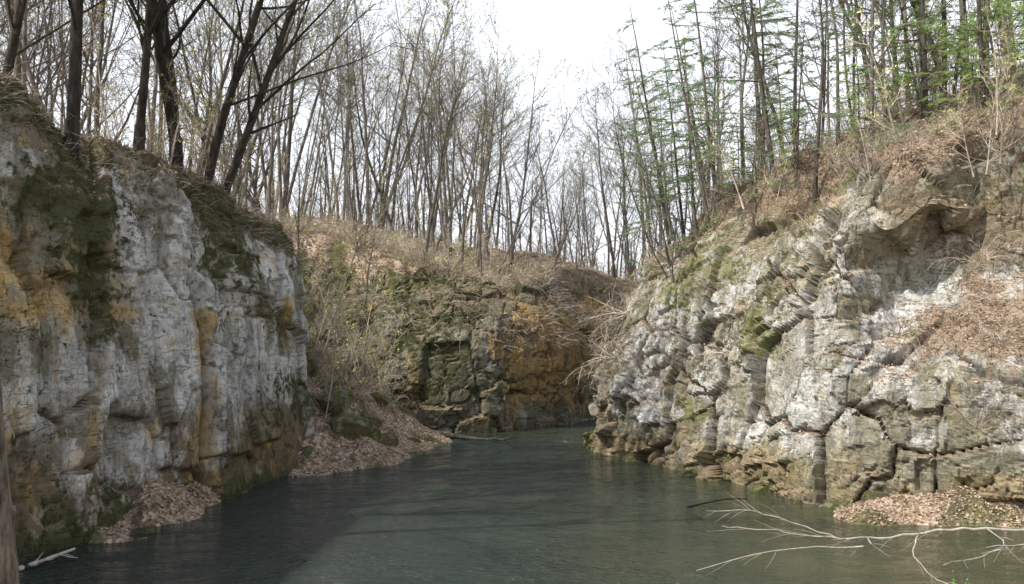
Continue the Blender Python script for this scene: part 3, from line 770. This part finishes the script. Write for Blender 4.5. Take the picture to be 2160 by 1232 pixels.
def brush(name,V,Nn_,cond,n,mat_,L0,L1,down,label,cat,seed,blade=False):
    R=random.Random(seed); B=MB()
    ids=np.nonzero(cond(V,Nn_))[0]
    for _ in range(n):
        i=int(ids[R.randrange(len(ids))]); p=Vector(V[i]); d=Vector(Nn_[i])
        for j in range(3 if blade else 1):
            dd=(d+rv(R,0.7)+Vector((0,0,0.3))).normalized(); L=R.uniform(L0,L1)
            if blade:
                q=p+rv(R,0.08); s=dd.cross(rv(R)).normalized()*R.uniform(0.012,0.03)
                B.tri(q-s,q+s,q+dd*L)
            else:
                q=path(R,p,dd,L,4,0.25,down); B.tube(q,[0.010,0.009,0.007,0.006,0.004],3)
    o=mk(name,B.v,B.f,[mat_],smooth=False); o['kind']='stuff'; o['label']=label; o['category']=cat
nL=fbm(LV/1.6,3,201); nR=fbm(RV/1.6,3,203); nF=fbm(FV/2,3,205)
rimL=11.9-1.7*sst(26,38,LV[:,1])+0.6*(1-sst(22,27,LV[:,1]))
brush('brush',LV,LN,lambda V,Nn_:(V[:,2]>rimL-0.8+nL*1.4)&(V[:,1]>16),3600,M_twig,0.3,1.1,-0.18,'tangled dry twigs and roots hanging over the rim','brush',1)
brush('brush',RV,RN,lambda V,Nn_:(V[:,2]>2.5)&((nR>0.15)|(RL>0.5))&(Nn_[:,2]>0.1)&(V[:,1]<52),6500,M_twig,0.2,1.0,-0.1,'dry twigs and dead stalks between the rocks','brush',2)
brush('brush',FV,FN,lambda V,Nn_:(V[:,2]>5.0)&(nF>-0.1),3000,M_twig,0.3,1.4,-0.15,'tangled dry twigs hanging over dark rock','brush',3)
brush('moss',LV,LN,lambda V,Nn_:((V[:,2]>rimL-0.7+nL*1.5)|((nL>0.4)&(V[:,2]>5.5)))&(V[:,1]>16),8000,M_mossy,0.06,0.18,0,'dark moss and fern tufts on the rim','moss',4,True)
brush('moss',RV,RN,lambda V,Nn_:(V[:,2]>3.5)&(nR>0.30)&(V[:,1]<52)&(V[:,1]>31),5500,M_leaf,0.04,0.12,0,'yellow-green moss tufts on rock','moss',5,True)

# ------------------------------------------------------------------ boulders
bl=[]
for i in range(4):
    bm=bmesh.new(); bmesh.ops.create_icosphere(bm,subdivisions=5,radius=1)
    V=np.array([v.co[:] for v in bm.verts])
    rr=np.random.default_rng(900+i)
    for _ in range(13):
        nv=rr.normal(size=3); nv/=np.linalg.norm(nv); dd=rr.uniform(0.55,0.8)
        ex=np.maximum(V@nv-dd,0); V=V-ex[:,None]*nv
    V=V*(1+0.05*fbm(V*3,4,80+i))[:,None]
    for v,p in zip(bm.verts,V): v.co=Vector(p); v.co.z*=0.75
    me=bpy.data.meshes.new('boulder'); bm.to_mesh(me); bm.free(); me.materials.append(M_boulder)
    ca=me.color_attributes.new('mask','FLOAT_COLOR','POINT')
    ca.data.foreach_set('color',np.tile(np.array([0.3,0.1,0.46,0.7],np.float32),len(me.vertices)))
    cb=me.color_attributes.new('aux','FLOAT_COLOR','POINT')
    cb.data.foreach_set('color',np.tile(np.array([0,0,0.6,1],np.float32),len(me.vertices)))
    o=bpy.data.objects.new('boulder',me); COL.objects.link(o); o['label']='angular mossy grey-brown boulder at the water edge'; o['category']='rock'; o['group']='boulders by the water'; bl.append(o)
for (x,y,s) in [(-7.9,41.6,1.3),(-6.9,42.6,0.9),(-6.2,43.2,0.7),(-9.0,39.2,0.6),(-10.3,33.4,0.45),(-5.0,45.4,0.35),(-10.9,26.8,0.35),
                (4.6,45.4,0.9),(5.6,41.8,0.7),(7.8,37.2,0.8),(9.4,34.0,0.7),(11.3,31.0,0.8),(12.3,30.2,0.5),(-7.3,44.3,0.9),(-8.6,42.9,1.2),
                (-9.3,45.4,1.2),(-10.6,48.2,1.5),(-8.4,48.0,1.2),(-7.0,46.8,0.8),(-11.5,46.3,1.4),(-9.4,51,1.7),(-11.5,52,1.7),(-6.2,50.2,1.0),(-10.2,44.2,1.0),(-12.2,49.5,1.6)]:
    place1(R.choice(bl),(x,y,max(0,float(ground_z(np.array([x]),np.array([y]))[0]))-0.1*s),s,(R.uniform(-.4,.4),R.uniform(-.4,.4),R.uniform(0,6)))

# ------------------------------------------------------------------ fallen wood
def vec(l): return [Vector(p) for p in l]
def smoothp(pts,n): 
    A=catmull(np.array(pts),np.linspace(0,len(pts)-1,n)); return vec(A)
def fallen():
    R=random.Random(77); B=MB()
    main=smoothp([(14,16.5,1.6),(11.5,15.6,2.35),(8.7,15,2.68),(7.3,14.8,2.74),(6.1,14.6,2.66),(5.1,14.3,2.72),(4.1,14.1,2.88),(3.3,14.0,2.97)],40)
    main=[p+rv(R,0.02) for p in main]
    B.tube(main,[0.034*(1-i/42)**1.1+0.0035 for i in range(40)],7)
    def sub(t,pts,r):
        p,_=at(main,t); q=smoothp([tuple(p)]+pts,12); q=[q[0]]+[a+rv(R,0.025) for a in q[1:]]; B.tube(q,[r*(1-i/13)+0.003 for i in range(12)],5)
        for k in range(12):
            a,d=at(q,R.uniform(0.15,0.95)); q2=path(R,a,perp(R,d,R.uniform(0.4,0.8)),R.uniform(0.15,0.5),4,0.2,-0.02)
            B.tube(q2,[0.004,0.0035,0.003,0.0025,0.0015],3)
    sub(0.62,[(5.6,14.2,2.60),(4.6,14.0,2.62),(3.6,13.8,2.55),(2.8,13.7,2.35)],0.011)
    sub(0.50,[(6.4,14.3,2.45),(6.6,13.9,2.15),(7.2,13.6,1.95)],0.010)
    sub(0.70,[(4.6,14.5,2.9),(3.9,14.8,3.05),(3.3,15.1,3.0)],0.008)
    sub(0.36,[(8.0,14.6,2.55),(7.4,14.2,2.45),(6.7,13.9,2.4)],0.009)
    sub(0.22,[(9.6,15.0,2.4),(8.6,14.6,2.55),(7.6,14.4,2.55)],0.014)
    for k in range(26):
        a,d=at(main,R.uniform(0.3,0.98)); dd=perp(R,d,R.uniform(0.2,0.7)); dd.z*=0.5
        q2=path(R,a,dd,R.uniform(0.25,0.9),5,0.14,-0.01)
        B.tube(q2,[0.005,0.0045,0.004,0.003,0.002,0.0015],3)
    o=mk('fallen_branch',B.v,B.f,[M_pale]); o['label']='pale bare fallen branch reaching out over the water'; o['category']='branch'
fallen()
def sprig():
    R=random.Random(31); S_=MB(); Lf=MB()
    for k in range(4):
        q=path(R,Vector((5.25+R.uniform(-.06,.06),10+R.uniform(-.06,.06),0.6)),Vector((R.uniform(-.06,.06),R.uniform(-.05,.05),1)),R.uniform(2.6,2.85),8,0.04,0.02)
        S_.tube(q,[0.008*(1-i/10) for i in range(9)],4)
        for j in range(30):
            p,d=at(q,R.uniform(0.7,1)); o_=rv(R,0.05); a=rv(R,1).normalized()*R.uniform(0.012,0.024); c=a.cross(rv(R)).normalized()*a.length*0.6
            Lf.v+=[p+o_-a,p+o_-c,p+o_+a,p+o_+c]; n=len(Lf.v); Lf.f.append((n-4,n-3,n-2,n-1)); Lf.mi.append(0)
    e=bpy.data.objects.new('leafy_shrub',None); COL.objects.link(e); e['label']='small shrub with fresh bright green leaves by the bank'; e['category']='shrub'
    mk('stem',S_.v,S_.f,[M_twig],parent=e); mk('foliage',Lf.v,Lf.f,[M_fresh],parent=e,smooth=False)
sprig()
def log(pts,r,mat_,label,seed):
    R=random.Random(seed); B=MB(); q=smoothp(pts,16)
    B.tube(q,[r*(1-0.6*i/16)*R.uniform(0.88,1.12) for i in range(16)],8)
    for k in range(5):
        a,d=at(q,R.uniform(0.3,1)); B.tube(path(R,a,perp(R,d,0.7),r*6,3,0.15,0.05),[r*0.3,r*0.25,r*0.2,r*0.1],4)
    o=mk('driftwood_log',B.v,B.f,[mat_]); o['label']=label;o['category']='log'
log([(-12.9,22.3,0.0),(-12.3,22.6,0.08),(-11.8,23.1,0.22),(-11.5,23.6,0.3)],0.08,M_pale,'pale driftwood log lying at the water edge',1)
log([(-4.6,50.5,0.25),(-3.2,50,0.15),(-1.9,49.6,0.05),(-0.4,49.4,0.02)],0.16,M_bark,'weathered grey log lying half in the water',2)
log([(6.0,30.6,0.02),(6.8,31.0,0.1),(7.6,31.4,0.14),(8.4,31.9,0.05)],0.04,M_barkd,'thin dark stick floating on the water',3)

R2=random.Random(9); B=MB()
q=smoothp([(-3.86,7,1.0),(-3.93,7,2.6),(-4.03,7,4.0),(-4.16,7,5.4),(-4.5,7,8.5),(-5.2,7,14)],120)
B.tube(q,[0.20*(1-0.5*i/120) for i in range(120)],28)
Vt=np.array([v[:] for v in B.v]); ctr=np.repeat(np.array([p[:] for p in q]),28,axis=0)
rg=fbm(np.stack([Vt[:,0]*14,Vt[:,1]*14,Vt[:,2]*2.2],1),4,500)
Vt=ctr+(Vt-ctr)*(1+0.16*rg)[:,None]
e=bpy.data.objects.new('bare_tree',None); COL.objects.link(e); e['label']='rough brown tree trunk on the near bank'; e['category']='tree'
mk('trunk',Vt.tolist(),B.f,[bark_mat('bark_brown',(0.04,0.036,0.03),(0.20,0.175,0.14),16,0.02)],parent=e)
B=MB()
for k in range(16):
    a,d=at(q,R2.uniform(0.87,1)); qq=path(R2,a,perp(R2,d,0.8),2.5,5,0.15,0.15); B.tube(qq,[0.04,0.03,0.02,0.015,0.01,0.005],4)
mk('crown',B.v,B.f,[M_bark],parent=e)

# ------------------------------------------------------------------ light, sky, camera
S=Vector((-0.55,-0.24,0.80)).normalized()
sl=bpy.data.lights.new('sun','SUN'); sl.energy=5.0; sl.angle=math.radians(0.5); sl.color=(1,0.96,0.87)
so=bpy.data.objects.new('sun',sl); COL.objects.link(so); so.rotation_euler=S.to_track_quat('Z','Y').to_euler(); so.location=(0,0,60)
wd=bpy.data.worlds.new('World'); scene.world=wd; wd.use_nodes=True
nt=wd.node_tree; bg=nt.nodes['Background']; sk=nt.nodes.new('ShaderNodeTexSky'); sk.sky_type='NISHITA'; sk.sun_disc=False
sk.sun_elevation=math.asin(S.z); sk.sun_rotation=math.atan2(S.x,S.y); sk.dust_density=1.5; sk.air_density=1.0
tcw=N(nt,'ShaderNodeTexCoord').outputs['Generated']; sxyz=N(nt,'ShaderNodeSeparateXYZ'); nt.links.new(tcw,sxyz.inputs[0])
hz=ramp(nt,sxyz.outputs[2],[(0.0,(0.94,0.94,0.94)),(0.36,(0.88,0.88,0.88)),(0.62,(0.18,0.18,0.18))])
cw=mix(nt,hz,sk.outputs[0],(9.2,9.5,10.1))
nt.links.new(cw,bg.inputs[0]); bg.inputs[1].default_value=0.15
cam=bpy.data.cameras.new('camera'); co=bpy.data.objects.new('camera',cam); COL.objects.link(co)
co.location=(0,0,6); co.rotation_euler=(math.radians(90+2.57),0,0); cam.sensor_width=36; cam.lens=31.17; cam.clip_end=2000; cam.clip_start=0.1
scene.camera=co
scene.view_settings.view_transform='Standard'; scene.view_settings.look='None'; scene.view_settings.exposure=0
